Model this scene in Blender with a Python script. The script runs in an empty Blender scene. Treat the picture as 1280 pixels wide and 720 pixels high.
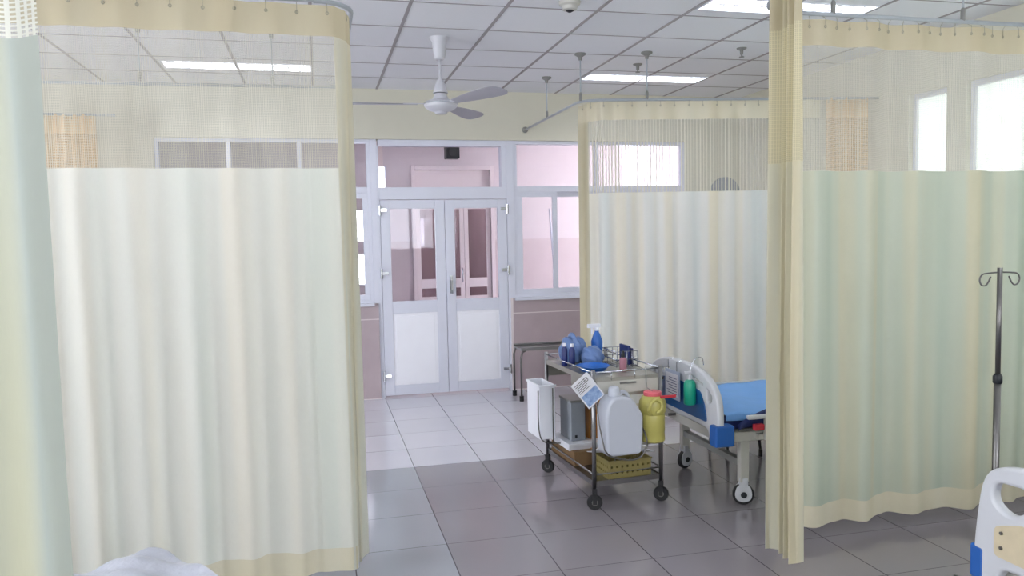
import bpy, bmesh, math, random
from mathutils import Vector, Matrix
random.seed(7)
PI = math.pi
scene = bpy.context.scene
COL = scene.collection

# ------------------------------------------------------------------ camera
CAM_H = 1.60
yv = Vector((-0.2477, 0.0632, -1.0)).normalized()
xv = Vector((4.0775, 0.1498, -1.0)); xv = (xv - yv * xv.dot(yv)).normalized()
zv = xv.cross(yv)
cam_d = bpy.data.cameras.new('camera'); cam = bpy.data.objects.new('camera', cam_d); COL.objects.link(cam)
cam_d.sensor_width = 36.0; cam_d.lens = 981.0 / 1280.0 * 36.0; cam_d.clip_start = 0.05
m = Matrix((xv, yv, zv)).to_4x4(); m.translation = Vector((0, 0, CAM_H)); cam.matrix_world = m
scene.camera = cam

# ------------------------------------------------------------------ light levels
DAY = 6.0            # world (overcast daylight outside the windows)
LAMP = 9.0          # ceiling fixture diffusers
scene.view_settings.view_transform = 'Standard'; scene.view_settings.look = 'None'
scene.view_settings.gamma = 1.0; scene.view_settings.use_curve_mapping = False
scene.view_settings.exposure = 1.32
try: scene.cycles.transparent_max_bounces = 32
except Exception: pass
w = bpy.data.worlds.new('daylight'); scene.world = w; w.use_nodes = True
bg = w.node_tree.nodes['Background']; bg.inputs[0].default_value = (0.97, 0.98, 1.0, 1); bg.inputs[1].default_value = DAY

def portal(name, loc, rot, sx, sy):
    d = bpy.data.lights.new(name, 'AREA'); d.shape = 'RECTANGLE'; d.size = sx; d.size_y = sy; d.cycles.is_portal = True
    o = bpy.data.objects.new(name, d); COL.objects.link(o); o.location = loc; o.rotation_euler = rot
R90 = math.pi/2
portal('daylight_portal', (-2.1, -2.74, 2.0), (R90, 0, 0), 2.2, 1.4); portal('daylight_portal', (2.1, -2.74, 2.0), (R90, 0, 0), 2.2, 1.4)
portal('daylight_portal', (-4.74, 3.3, 1.825), (R90, 0, -R90), 3.0, 1.75)
portal('daylight_portal', (4.65, 5.07, 1.785), (R90, 0, R90), .38, 1.67); portal('daylight_portal', (4.65, 4.225, 1.785), (R90, 0, R90), .95, 1.67); portal('daylight_portal', (4.65, 2.05, 1.785), (R90, 0, R90), 1.7, 1.67)

# ------------------------------------------------------------------ materials
def srgb(r, g, b):
    f = lambda c: (c/255/12.92) if c/255 <= .04045 else ((c/255+.055)/1.055)**2.4
    return (f(r), f(g), f(b), 1)

class NT:
    def __init__(s, name):
        s.m = bpy.data.materials.new(name); s.m.use_nodes = True; s.t = s.m.node_tree
        for n in list(s.t.nodes): s.t.nodes.remove(n)
        s.out = s.n('ShaderNodeOutputMaterial')
    def n(s, kind, **kw):
        x = s.t.nodes.new(kind)
        for k, v in kw.items():
            if k.startswith('i_'):
                key = k[2:]; key = int(key) if key.isdigit() else key.replace('_', ' ')
                x.inputs[key].default_value = v
            else: setattr(x, k, v)
        return x
    def l(s, a, b): s.t.links.new(a, b)
    def val(s, x, sock):
        if hasattr(x, 'links'): s.l(x, sock)
        else: sock.default_value = x
    def math(s, op, a, b=0.0, c=None):
        x = s.n('ShaderNodeMath', operation=op); s.val(a, x.inputs[0]); s.val(b, x.inputs[1])
        if c is not None: s.val(c, x.inputs[2])
        return x.outputs[0]
    def mix(s, f, a, b):
        x = s.n('ShaderNodeMix', data_type='RGBA'); s.val(f, x.inputs[0]); s.val(a, x.inputs[6]); s.val(b, x.inputs[7]); return x.outputs[2]
    def noise(s, vec, scale, detail=3.0):
        x = s.n('ShaderNodeTexNoise'); s.l(vec, x.inputs['Vector']); x.inputs['Scale'].default_value = scale; x.inputs['Detail'].default_value = detail
        return x.outputs[0]
    def obj(s): return s.n('ShaderNodeTexCoord').outputs['Object']
    def uv(s): return s.n('ShaderNodeTexCoord').outputs['UV']
    def scale(s, v, xyz):
        x = s.n('ShaderNodeVectorMath', operation='MULTIPLY'); s.l(v, x.inputs[0]); x.inputs[1].default_value = xyz; return x.outputs[0]

def simple(name, col, rough=.5, metal=0.0, var=.06, nscale=9.0, bump=0.0, bscale=60, spec=.5, coat=0.0):
    a = NT(name); p = a.n('ShaderNodeBsdfPrincipled'); o = a.obj()
    c = srgb(*col); d = tuple(x*(1-var*2) for x in c[:3]) + (1,)
    a.l(a.mix(a.noise(o, nscale), d, c), p.inputs['Base Color'])
    p.inputs['Roughness'].default_value = rough; p.inputs['Metallic'].default_value = metal
    p.inputs['Specular IOR Level'].default_value = spec; p.inputs['Coat Weight'].default_value = coat
    if bump:
        b = a.n('ShaderNodeBump'); b.inputs['Strength'].default_value = bump; b.inputs['Distance'].default_value = .01
        a.l(a.noise(o, bscale), b.inputs['Height']); a.l(b.outputs[0], p.inputs['Normal'])
    a.l(p.outputs[0], a.out.inputs[0]); return a.m

def emis(name, col, st):
    a = NT(name); e = a.n('ShaderNodeEmission'); e.inputs[0].default_value = col; e.inputs[1].default_value = st
    a.l(e.outputs[0], a.out.inputs[0]); return a.m

def cloth(name, cols, trans=.35, stripe=5.0, weave=True, amount=1.0):
    """woven curtain cloth: soft vertical bands of cream and mint, fine weave bump"""
    a = NT(name); uv = a.uv()
    band = a.noise(a.scale(uv, (stripe, .12, 1)), 1.0, 2.0)
    rmp = a.n('ShaderNodeValToRGB'); a.l(band, rmp.inputs[0])
    e = rmp.color_ramp.elements
    e[0].position = .36; e[0].color = srgb(*cols[0]); e[1].position = .64; e[1].color = srgb(*cols[-1])
    if len(cols) > 2:
        k = e.new(.5); k.color = srgb(*cols[1])
    fine = a.noise(a.scale(uv, (900, 35, 1)), 1.0, 1.0)
    col = a.mix(a.math('MULTIPLY', fine, .12), rmp.outputs[0], srgb(150, 150, 130))
    d = a.n('ShaderNodeBsdfDiffuse'); a.l(col, d.inputs[0])
    t = a.n('ShaderNodeBsdfTranslucent'); a.l(col, t.inputs[0])
    g = a.n('ShaderNodeBsdfGlossy'); g.inputs['Roughness'].default_value = .45
    mx = a.n('ShaderNodeMixShader'); mx.inputs[0].default_value = trans; a.l(d.outputs[0], mx.inputs[1]); a.l(t.outputs[0], mx.inputs[2])
    m2 = a.n('ShaderNodeMixShader'); m2.inputs[0].default_value = .03; a.l(mx.outputs[0], m2.inputs[1]); a.l(g.outputs[0], m2.inputs[2])
    a.l(m2.outputs[0], a.out.inputs[0]); return a.m

def net(name, col, pu=.011, pv=.009, tu=.26, tv=.26, base=.12):
    """open net: threads with holes between them (real holes by transparency)"""
    a = NT(name); uv = a.uv(); sp = a.n('ShaderNodeSeparateXYZ'); a.l(uv, sp.inputs[0])
    dense = a.noise(a.scale(uv, (16, .3, 1)), 1.0, 2.0)
    fu = a.math('FRACT', a.math('DIVIDE', sp.outputs[0], pu)); fv = a.math('FRACT', a.math('DIVIDE', sp.outputs[1], pv))
    wu = a.math('ADD', a.math('MULTIPLY', a.math('SUBTRACT', dense, .5), .6), tu)
    hu = a.math('LESS_THAN', fu, wu); hv = a.math('LESS_THAN', fv, tv)
    op = a.math('MAXIMUM', a.math('MAXIMUM', hu, hv), base)
    c = srgb(*col)
    d = a.n('ShaderNodeBsdfDiffuse'); d.inputs[0].default_value = c
    t = a.n('ShaderNodeBsdfTranslucent'); t.inputs[0].default_value = c
    mx = a.n('ShaderNodeMixShader'); mx.inputs[0].default_value = .4; a.l(d.outputs[0], mx.inputs[1]); a.l(t.outputs[0], mx.inputs[2])
    tr = a.n('ShaderNodeBsdfTransparent'); m2 = a.n('ShaderNodeMixShader'); a.l(op, m2.inputs[0]); a.l(tr.outputs[0], m2.inputs[1]); a.l(mx.outputs[0], m2.inputs[2])
    a.l(m2.outputs[0], a.out.inputs[0]); return a.m

def glass(name, tint=(.93, .94, .97), refl=.018, rough=.02):
    a = NT(name); tr = a.n('ShaderNodeBsdfTransparent'); tr.inputs[0].default_value = tint + (1,)
    g = a.n('ShaderNodeBsdfGlossy'); g.inputs['Roughness'].default_value = rough
    mx = a.n('ShaderNodeMixShader'); mx.inputs[0].default_value = refl
    a.l(tr.outputs[0], mx.inputs[1]); a.l(g.outputs[0], mx.inputs[2]); a.l(mx.outputs[0], a.out.inputs[0]); return a.m

TILE = .4735; TX0 = .596; TY0 = 5.377
def floor_mat():
    a = NT('floor tiles'); o = a.obj(); sp = a.n('ShaderNodeSeparateXYZ'); a.l(o, sp.inputs[0]); X, Y = sp.outputs[0], sp.outputs[1]
    ux = a.math('DIVIDE', a.math('SUBTRACT', X, TX0), TILE); uy = a.math('DIVIDE', a.math('SUBTRACT', Y, TY0), TILE)
    def line(u, wd):
        f = a.math('FRACT', u); return a.math('MAXIMUM', a.math('LESS_THAN', f, wd), a.math('GREATER_THAN', f, 1-wd))
    grout = a.math('MAXIMUM', line(ux, .006), line(uy, .004))
    cell = a.n('ShaderNodeCombineXYZ'); a.l(a.math('FLOOR', ux), cell.inputs[0]); a.l(a.math('FLOOR', uy), cell.inputs[1])
    wn = a.n('ShaderNodeTexWhiteNoise', noise_dimensions='2D'); a.l(cell.outputs[0], wn.inputs['Vector'])
    dark = a.math('MULTIPLY', a.math('GREATER_THAN', ux, 0.0), a.math('LESS_THAN', uy, 0.0))   # darker tile tint that paints in the shadow on the floor
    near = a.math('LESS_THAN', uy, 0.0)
    base = a.mix(dark, a.mix(near, srgb(214, 213, 222), srgb(160, 164, 170)), srgb(142, 136, 141))  # far tiles paler: the floor's bright reflection put into their colour
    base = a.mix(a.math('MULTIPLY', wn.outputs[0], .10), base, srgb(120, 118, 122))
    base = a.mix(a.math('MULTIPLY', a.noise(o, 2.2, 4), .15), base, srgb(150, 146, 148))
    col = a.mix(grout, base, srgb(80, 76, 80))
    p = a.n('ShaderNodeBsdfPrincipled'); a.l(col, p.inputs['Base Color'])
    a.l(a.math('ADD', a.math('MULTIPLY', a.noise(o, 3.0, 3), .08), .10), p.inputs['Roughness'])
    p.inputs['Specular IOR Level'].default_value = .65
    a.l(p.outputs[0], a.out.inputs[0]); return a.m

def ceil_mat():
    a = NT('ceiling panels'); o = a.obj(); sp = a.n('ShaderNodeSeparateXYZ'); a.l(o, sp.inputs[0])
    cell = a.n('ShaderNodeCombineXYZ')
    a.l(a.math('FLOOR', a.math('DIVIDE', a.math('SUBTRACT', sp.outputs[0], .605), .6)), cell.inputs[0])
    a.l(a.math('FLOOR', a.math('DIVIDE', a.math('SUBTRACT', sp.outputs[1], 4.89), .583)), cell.inputs[1])
    wn = a.n('ShaderNodeTexWhiteNoise', noise_dimensions='2D'); a.l(cell.outputs[0], wn.inputs['Vector'])
    c = a.mix(wn.outputs[0], srgb(232, 233, 237), srgb(242, 243, 246))
    c = a.mix(a.math('MULTIPLY', a.noise(o, 130, 2), .12), c, srgb(180, 180, 188))
    p = a.n('ShaderNodeBsdfPrincipled'); a.l(c, p.inputs['Base Color']); p.inputs['Roughness'].default_value = .85
    a.l(p.outputs[0], a.out.inputs[0]); return a.m

def dado_mat(name, c1, c2, sx=1.9, sz=.79):
    a = NT(name); o = a.obj(); sp = a.n('ShaderNodeSeparateXYZ'); a.l(o, sp.inputs[0])
    f = a.math('FRACT', a.math('DIVIDE', sp.outputs[0], sx)); g = a.math('FRACT', a.math('DIVIDE', sp.outputs[2], sz))
    ln = a.math('MAXIMUM', a.math('LESS_THAN', f, .012), a.math('LESS_THAN', g, .012))
    c = a.mix(a.noise(o, 6, 6), srgb(*c1), srgb(*c2)); c = a.mix(ln, c, srgb(222, 212, 212))
    p = a.n('ShaderNodeBsdfPrincipled'); a.l(c, p.inputs['Base Color']); p.inputs['Roughness'].default_value = .3
    a.l(p.outputs[0], a.out.inputs[0]); return a.m

M = dict(
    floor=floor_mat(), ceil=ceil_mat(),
    tbar=simple('ceiling grid', (166, 160, 162), .6),
    wall=simple('cream wall paint', (214, 211, 194), .75, var=.02),
    pink=simple('pink wall paint', (226, 213, 217), .7, var=.02),
    far_dado=dado_mat('pale pink corridor tiles', (206, 188, 192), (218, 202, 205), 1.2, .77),
    dado=dado_mat('pink stone tiles', (170, 154, 158), (188, 172, 176)),
    alu=simple('white lacquered aluminium', (220, 222, 234), .35, var=.02),
    wpanel=simple('white door panel', (248, 248, 254), .35, var=.02),
    cream_door=simple('cream pink door paint', (236, 222, 224), .45, var=.02),
    glass=glass('clear glass'), mauve_glass=glass('mauve tinted glass', (.80, .72, .75), .04),
    steel=simple('brushed stainless steel', (160, 160, 162), .28, 1.0, .08),
    steel_mat=simple('dull stainless sheet', (176, 174, 166), .4, .65, .05),
    dsteel=simple('worn steel tube', (120, 118, 116), .35, .9, .1),
    rail=simple('grey rail', (178, 184, 190), .35, .0), chrome=simple('chrome', (205, 208, 214), .15, 1.0, .02),
    rubber=simple('black rubber', (34, 34, 36), .6), black=simple('black plastic', (26, 30, 34), .4, spec=.4),
    fan=simple('fan white enamel', (206, 206, 212), .35, var=.03), fan_blade=simple('fan blade enamel', (172, 170, 178), .45, var=.06),
    abs=simple('white moulded plastic', (202, 204, 208), .3, var=.02), blue=simple('blue plastic', (34, 92, 168), .35, var=.05),
    navy=simple('navy vinyl', (22, 38, 96), .5), sheet=simple('blue bed sheet', (124, 178, 242), .75, var=.08, bump=.5, bscale=14),
    beige=simple('beige powder coat', (196, 194, 186), .4, var=.04), grey=simple('grey frame paint', (138, 138, 134), .4),
    red=simple('red plastic', (196, 52, 66), .35), pinklid=simple('pink plastic lid', (222, 104, 116), .35),
    yellow=simple('yellow plastic', (186, 178, 98), .35, var=.06), ybasket=simple('mustard basket plastic', (140, 128, 76), .45),
    green=simple('green bottle plastic', (26, 166, 134), .3), jerry=simple('milky white plastic', (190, 194, 204), .35, var=.05, nscale=4),
    orange=simple('orange folder card', (206, 140, 62), .5, var=.12), gbox=simple('grey box plastic', (150, 156, 164), .45),
    brown=simple('brown carton', (126, 98, 66), .8), paper=simple('white paper', (226, 226, 232), .7, var=.03),
    lbag=simple('pale blue plastic bag', (112, 142, 196), .35, var=.25, nscale=18, bump=.6, bscale=40),
    dblue=simple('dark blue plastic', (26, 40, 104), .4), cblue=simple('cobalt plastic', (40, 104, 190), .35),
    pinkl=simple('pink liquid', (176, 124, 138), .3), plasticwrap=simple('crumpled white plastic', (188, 191, 203), .28, var=.10, nscale=7, bump=.9, bscale=16),
    board=simple('board blue print', (30, 96, 160), .3, var=.25, nscale=6), boardbeige=simple('beige floral board', (214, 200, 168), .4, var=.10, nscale=26),
    holder=simple('pale document holder', (180, 190, 210), .35), vent=simple('dark vent louvre', (70, 72, 80), .5),
    fix=simple('fixture white', (236, 238, 245), .3, var=.0), hook=simple('hook steel', (190, 192, 190), .3, .5), ring=simple('eyelet brass', (168, 164, 146), .4, .2),
)
def diffuser_mat():
    a = NT('lit prismatic louvre'); o = a.obj(); sp = a.n('ShaderNodeSeparateXYZ'); a.l(o, sp.inputs[0])
    u = a.math('FRACT', a.math('DIVIDE', sp.outputs[0], .10)); v = a.math('FRACT', a.math('DIVIDE', sp.outputs[1], .15))
    tri = a.math('GREATER_THAN', a.math('ADD', u, v), 1.02)
    e = a.n('ShaderNodeEmission'); e.inputs[0].default_value = (.93, .95, 1, 1)
    a.l(a.math('MULTIPLY', a.math('SUBTRACT', 1.0, a.math('MULTIPLY', tri, .96)), LAMP), e.inputs[1])
    a.l(e.outputs[0], a.out.inputs[0]); return a.m
M['lit'] = diffuser_mat()
def frosted():
    a = NT('frosted window glass'); t = a.n('ShaderNodeBsdfTranslucent'); t.inputs[0].default_value = (.36, .38, .37, 1)
    g = a.n('ShaderNodeBsdfGlossy'); g.inputs['Roughness'].default_value = .3; mx = a.n('ShaderNodeMixShader'); mx.inputs[0].default_value = .04
    a.l(t.outputs[0], mx.inputs[1]); a.l(g.outputs[0], mx.inputs[2]); a.l(mx.outputs[0], a.out.inputs[0]); return a.m
M['frosted'] = frosted()
CREAM = [(226, 224, 196), (222, 227, 212), (208, 218, 208)]
M['cloth'] = cloth('cream and mint curtain cloth', [(243, 239, 224), (240, 240, 229), (235, 239, 228)], trans=.42)
M['cloth_m'] = cloth('pale cream curtain cloth', [(244, 238, 216), (242, 242, 234), (234, 240, 236)], trans=.45)
M['cloth_near'] = cloth('near curtain cloth', [(204, 198, 160), (178, 186, 178), (190, 194, 184)], stripe=4, trans=.3)
M['cloth_g'] = cloth('curtain cloth with grey green cast', [(214, 209, 180), (204, 210, 190), (192, 203, 184)], trans=.4)  # same cloth as the left curtain, with a grey green colour cast painted in
M['cloth_y'] = cloth('pale yellow curtain cloth', [(220, 211, 180), (222, 216, 190), (216, 214, 196)], stripe=9)
M['cloth_tan'] = cloth('straw yellow curtain band', [(204, 192, 160), (210, 200, 170)], trans=.3)
M['cloth_hem'] = cloth('pale straw hem', [(226, 218, 190), (230, 224, 200)], trans=.3)
M['cloth_peach'] = cloth('peach curtain cloth', [(246, 208, 150), (240, 214, 170)], trans=.4)
M['net'] = net('cream curtain net', (222, 219, 204), pu=.008, pv=.0065, tu=.26, tv=.24, base=.16)
M['net_far'] = net('cream curtain net, open', (222, 219, 204), pu=.028, pv=.008, tu=.34, tv=.12, base=.10)
M['net_y'] = net('pale yellow curtain net', (224, 216, 186), base=.8)
M['net_peach'] = net('peach net', (244, 206, 150), base=.4)
M['net_big'] = net('cream curtain net, near', (224, 224, 212), pu=.020, pv=.0065, tu=.38, tv=.42)

# ------------------------------------------------------------------ helpers
def tag(o, label, cat, group=None, kind=None):
    if label: o['label'] = label
    if cat: o['category'] = cat
    if group: o['group'] = group
    if kind: o['kind'] = kind
    return o
def thing(name, loc, label, cat, group=None, rz=0.0):
    o = bpy.data.objects.new(name, None); COL.objects.link(o); o.empty_display_size = .1
    o.location = loc; o.rotation_euler = (0, 0, rz); return tag(o, label, cat, group)
class MB:
    def __init__(s): s.b = bmesh.new(); s.uvl = None
    def box(s, x0, x1, y0, y1, z0, z1, mat=None):
        vs = [s.b.verts.new(p) for p in [(x0,y0,z0),(x1,y0,z0),(x1,y1,z0),(x0,y1,z0),(x0,y0,z1),(x1,y0,z1),(x1,y1,z1),(x0,y1,z1)]]
        if mat: [setattr(v, 'co', mat @ v.co) for v in vs]
        for f in [(0,3,2,1),(4,5,6,7),(0,1,5,4),(1,2,6,5),(2,3,7,6),(3,0,4,7)]: s.b.faces.new([vs[i] for i in f])
        return s
    def tube(s, pts, r, seg=10, closed=False, cap=True):
        pts = [Vector(p) for p in pts]; rs = r if isinstance(r, (list, tuple)) else [r]*len(pts); rings = []
        n = len(pts); prev = None
        for i, p in enumerate(pts):
            a = pts[(i-1) % n] if (closed or i > 0) else p; c = pts[(i+1) % n] if (closed or i < n-1) else p
            d = (c-a).normalized()
            if prev is None:
                up = Vector((0,0,1)) if abs(d.z) < .9 else Vector((1,0,0)); u = d.cross(up).normalized()
            else: u = (prev - d*prev.dot(d)).normalized()
            prev = u; v = d.cross(u)
            rings.append([s.b.verts.new(p + (u*math.cos(t)+v*math.sin(t))*rs[i]) for t in [2*PI*k/seg for k in range(seg)]])
        m_ = n if closed else n-1
        for i in range(m_):
            A, B = rings[i], rings[(i+1) % n]
            for k in range(seg): s.b.faces.new([A[k], A[(k+1)%seg], B[(k+1)%seg], B[k]])
        if cap and not closed:
            s.b.faces.new(rings[0][::-1]); s.b.faces.new(rings[-1])
        return s
    def lathe(s, prof, c=(0,0,0), seg=24, axis='z', mat=None):
        rings = []
        for r, h in prof:
            ring = []
            for k in range(seg):
                t = 2*PI*k/seg; x, y = r*math.cos(t), r*math.sin(t)
                p = {'z': (x,y,h), 'x': (h,x,y), 'y': (y,h,x)}[axis]
                p = Vector(p) + Vector(c)
                if mat: p = mat @ p
                ring.append(s.b.verts.new(p))
            rings.append(ring)
        for A, B in zip(rings, rings[1:]):
            for k in range(seg): s.b.faces.new([A[k], A[(k+1)%seg], B[(k+1)%seg], B[k]])
        s.b.faces.new(rings[0][::-1]); s.b.faces.new(rings[-1]); return s
    def prism(s, poly, x0, x1, axis='x'):
        """poly in the plane across axis, extruded x0..x1"""
        def P(a, u, v): return {'x': (a,u,v), 'y': (u,a,v), 'z': (u,v,a)}[axis]
        A = [s.b.verts.new(P(x0,*p)) for p in poly]; B = [s.b.verts.new(P(x1,*p)) for p in poly]
        n = len(poly)
        for i in range(n): s.b.faces.new([A[i], A[(i+1)%n], B[(i+1)%n], B[i]])
        s.b.faces.new(A[::-1]); s.b.faces.new(B); return s
    def grid(s, fn, nu, nv, uvfn=None):
        if s.uvl is None and uvfn: s.uvl = s.b.loops.layers.uv.new('UVMap')
        V = [[s.b.verts.new(fn(i/nu, j/nv)) for j in range(nv+1)] for i in range(nu+1)]
        for i in range(nu):
            for j in range(nv):
                f = s.b.faces.new([V[i][j], V[i+1][j], V[i+1][j+1], V[i][j+1]])
                if uvfn:
                    for lp, (a, b) in zip(f.loops, [(i,j),(i+1,j),(i+1,j+1),(i,j+1)]): lp[s.uvl].uv = uvfn(a/nu, b/nv)
        return s
    def build(s, name, mat, parent=None, bevel=0.0, smooth=False, solid=0.0, keep_normals=False, label=None, loc=None, subd=0):
        if not keep_normals: bmesh.ops.recalc_face_normals(s.b, faces=s.b.faces)
        me = bpy.data.meshes.new(name); s.b.to_mesh(me); s.b.free()
        me.materials.append(M[mat] if isinstance(mat, str) else mat)
        if smooth:
            for p in me.polygons: p.use_smooth = True
            if smooth == 'angle': me.set_sharp_from_angle(angle=math.radians(38))
        o = bpy.data.objects.new(name, me); COL.objects.link(o)
        if solid:
            k = o.modifiers.new('solid', 'SOLIDIFY'); k.thickness = solid; k.offset = 0
        if bevel:
            k = o.modifiers.new('bevel', 'BEVEL'); k.width = bevel; k.segments = 3; k.limit_method = 'ANGLE'; k.angle_limit = math.radians(35)
        if subd:
            k = o.modifiers.new('sub', 'SUBSURF'); k.levels = subd; k.render_levels = subd
        if parent: o.parent = parent
        if loc: o.location = loc
        if label: o['label'] = label
        return o
def box(name, mat, parent, *a, bevel=0.0, **k): return MB().box(*a).build(name, mat, parent, bevel=bevel, **k)
def tube(name, mat, parent, pts, r, seg=10, closed=False, **k): return MB().tube(pts, r, seg, closed).build(name, mat, parent, smooth=True, **k)
def struct(o, label=None): o['kind'] = 'structure'; return o
def smoothpath(pts, n=8):
    P = [Vector(p) for p in pts]; out = []
    for i in range(len(P)-1):
        a = P[max(i-1,0)]; b = P[i]; c = P[i+1]; d = P[min(i+2, len(P)-1)]
        for k in range(n):
            t = k/n; out.append(.5*((2*b)+(c-a)*t+(2*a-5*b+4*c-d)*t*t+(3*b-a-3*c+d)*t**3))
    out.append(P[-1]); return out
def curve_plate(name, outline, holes, thick, mat, parent, bevel=.006, axis='x', at=0.0):
    """flat moulded plate with real holes; outline and holes are closed 2D loops (u, z)"""
    cu = bpy.data.curves.new(name, 'CURVE'); cu.dimensions = '2D'; cu.fill_mode = 'BOTH'
    cu.extrude = thick/2 - bevel; cu.bevel_depth = bevel; cu.bevel_resolution = 2
    for lp in [outline] + holes:
        sp = cu.splines.new('POLY'); sp.points.add(len(lp)-1); sp.use_cyclic_u = True
        for q, (u, v) in zip(sp.points, lp): q.co = (u, v, 0, 1)
    tmp = bpy.data.objects.new('tmp', cu); COL.objects.link(tmp)
    dg = bpy.context.evaluated_depsgraph_get(); me = bpy.data.meshes.new_from_object(tmp.evaluated_get(dg))
    bpy.data.objects.remove(tmp); bpy.data.curves.remove(cu)
    for v in me.vertices:
        u, z, d = v.co; v.co = (at + d, u, z) if axis == 'x' else (u, at + d, z)
    me.materials.clear(); me.materials.append(M[mat]); me.name = name
    o = bpy.data.objects.new(name, me); COL.objects.link(o); o.parent = parent; return o
def rounded(pts, r=.03, n=5):
    out = []; N = len(pts)
    for i in range(N):
        p = Vector(pts[i]); a = Vector(pts[i-1]); b = Vector(pts[(i+1) % N])
        rr = r[i] if isinstance(r, (list, tuple)) else r
        rr = min(rr, (a-p).length*.48, (b-p).length*.48)
        s = p + (a-p).normalized()*rr; e = p + (b-p).normalized()*rr
        for k in range(n+1):
            t = k/n; out.append(tuple((1-t)**2*s + 2*t*(1-t)*p + t*t*e))
    return out
def circle(cx, cy, rx, ry=None, n=20): ry = ry or rx; return [(cx+rx*math.cos(2*PI*k/n), cy+ry*math.sin(2*PI*k/n)) for k in range(n)]
def copy_tree(o, parent=None):
    c = o.copy(); COL.objects.link(c)
    if parent: c.parent = parent
    for ch in list(o.children): copy_tree(ch, c)
    return c

# ------------------------------------------------------------------ room shell
WY = 7.78; ZC = 3.03; XL = -4.6; XR = 4.5; YB = -2.6; FY = 10.0; HX0 = -3.0; HX1 = 5.6
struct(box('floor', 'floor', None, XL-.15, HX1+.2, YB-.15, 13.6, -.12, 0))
def holes_wall(name, mat, x0, x1, z0, z1, y0, y1, holes, swap=False):
    """wall slab with rectangular openings (a0,a1,z0,z1)"""
    mb = MB(); xs = sorted(v for v in ({x0, x1} | {h[0] for h in holes} | {h[1] for h in holes}) if x0 <= v <= x1); zs = sorted(v for v in ({z0, z1} | {h[2] for h in holes} | {h[3] for h in holes}) if z0 <= v <= z1)
    for a, b in zip(xs, xs[1:]):
        run = None
        for c, d in zip(zs, zs[1:]):
            inside = any(h[0] <= (a+b)/2 <= h[1] and h[2] <= (c+d)/2 <= h[3] for h in holes)
            if not inside:
                if swap: mb.box(y0, y1, a, b, c, d)
                else: mb.box(a, b, y0, y1, c, d)
    bmesh.ops.remove_doubles(mb.b, verts=mb.b.verts, dist=1e-5)
    seen = {}
    for f in list(mb.b.faces):
        seen.setdefault(tuple(sorted(v.index if v.index >= 0 else id(v) for v in f.verts)), []).append(f)
    mb.b.verts.index_update(); seen = {}
    for f in mb.b.faces: seen.setdefault(tuple(sorted(v.index for v in f.verts)), []).append(f)
    for fs in seen.values():
        if len(fs) > 1: bmesh.ops.delete(mb.b, geom=fs, context='FACES_ONLY')
    return struct(mb.build(name, mat))
# ceiling, one slab with openings for the recessed fixtures
LIGHTS = [(2.425, 6.78), (2.425, 4.47), (-1.165, 6.78), (-1.165, 4.47), (-1.165, 2.15), (-1.165, -.2), (2.425, -.2), (2.425, 2.15), (-4.2, 4.47), (-4.2, 2.15)]
LW, LD = 1.17, .27
mbc = MB()
ys = sorted({YB-.15, WY} | {l[1] for l in LIGHTS} | {l[1]+LD for l in LIGHTS})
for y0, y1 in zip(ys, ys[1:]):
    row = sorted([l[0] for l in LIGHTS if abs(l[1]-y0) < 1e-6]); x = XL-.15
    for lx in row: mbc.box(x, lx, y0, y1, ZC, ZC+.06); x = lx+LW
    mbc.box(x, XR+.15, y0, y1, ZC, ZC+.06)
struct(mbc.build('ceiling', 'ceil'))
tb = MB()
k = -9
while .605+.6*k < XR:
    x = .605+.6*k; k += 1
    if x > XL: tb.box(x-.011, x+.011, YB, WY, ZC-.004, ZC+.0005)
k = -13
while 4.89+.583*k < WY:
    y = 4.89+.583*k; k += 1
    if y > YB: tb.box(XL, XR, y-.006, y+.006, ZC-.003, ZC+.0005)
struct(tb.build('trim_ceiling_grid', 'tbar'))
holes_wall('wall_back', 'wall', XL, XR, .95, ZC, WY, WY+.16, [(-1.42, .52, .95, 2.55), (.52, 1.96, 0, 2.55), (1.96, 3.86, .95, 2.55)])
holes_wall('wall_back_lower', 'dado', XL, XR, 0, .95, WY, WY+.16, [(.56, 1.90, 0, .95)])
holes_wall('wall_right', 'wall', YB-.15, WY, 0, ZC+.06, XR, XR+.16, [(4.88, 5.26, .95, 2.62), (3.75, 4.70, .95, 2.62), (1.2, 2.9, .95, 2.62)], swap=True)
holes_wall('wall_left', 'wall', YB-.15, WY, 0, ZC+.06, XL-.15, XL, [(1.8, 4.8, .95, 2.7)], swap=True)
holes_wall('wall_front', 'wall', XL, XR, 0, ZC+.06, YB-.15, YB, [(-3.2, -1.0, 1.3, 2.7), (1.0, 3.2, 1.3, 2.7)])
struct(box('wall_corridor_right', 'pink', None, HX1, HX1+.15, WY, 13.6, 0, 3.1))
struct(box('wall_corridor_left', 'pink', None, HX0-.15, HX0, WY+.16, 13.6, 0, 3.1))
struct(box('ceiling_corridor', 'pink', None, HX0-.15, HX1+.15, WY, 13.6, 3.03, 3.13))
holes_wall('wall_corridor_far', 'pink', HX0, HX1, 1.54, 3.03, FY, FY+.12, [(1.17, 2.24, 1.54, 2.49), (.70, .86, 2.20, 2.49), (.30, .63, 1.54, 1.95), (4.02, 4.9, 1.6, 2.85)])
holes_wall('wall_corridor_far_lower', 'far_dado', HX0, HX1, 0, 1.54, FY, FY+.12, [(1.17, 2.24, 0, 1.54), (.30, .63, 1.00, 1.40)])
struct(box('wall_corridor_end', 'pink', None, 1.0, 2.6, 13.3, 13.45, 0, 3.03))
struct(MB().box(1.0, 1.1, FY+.12, 13.3, 0, 3.03).box(2.5, 2.6, FY+.12, 13.3, 0, 3.03).build('wall_far_room', 'pink'))
struct(box('trim_corridor_beam', 'pink', None, HX0, HX1, WY+.35, WY+.5, 2.84, 3.03))
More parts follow.
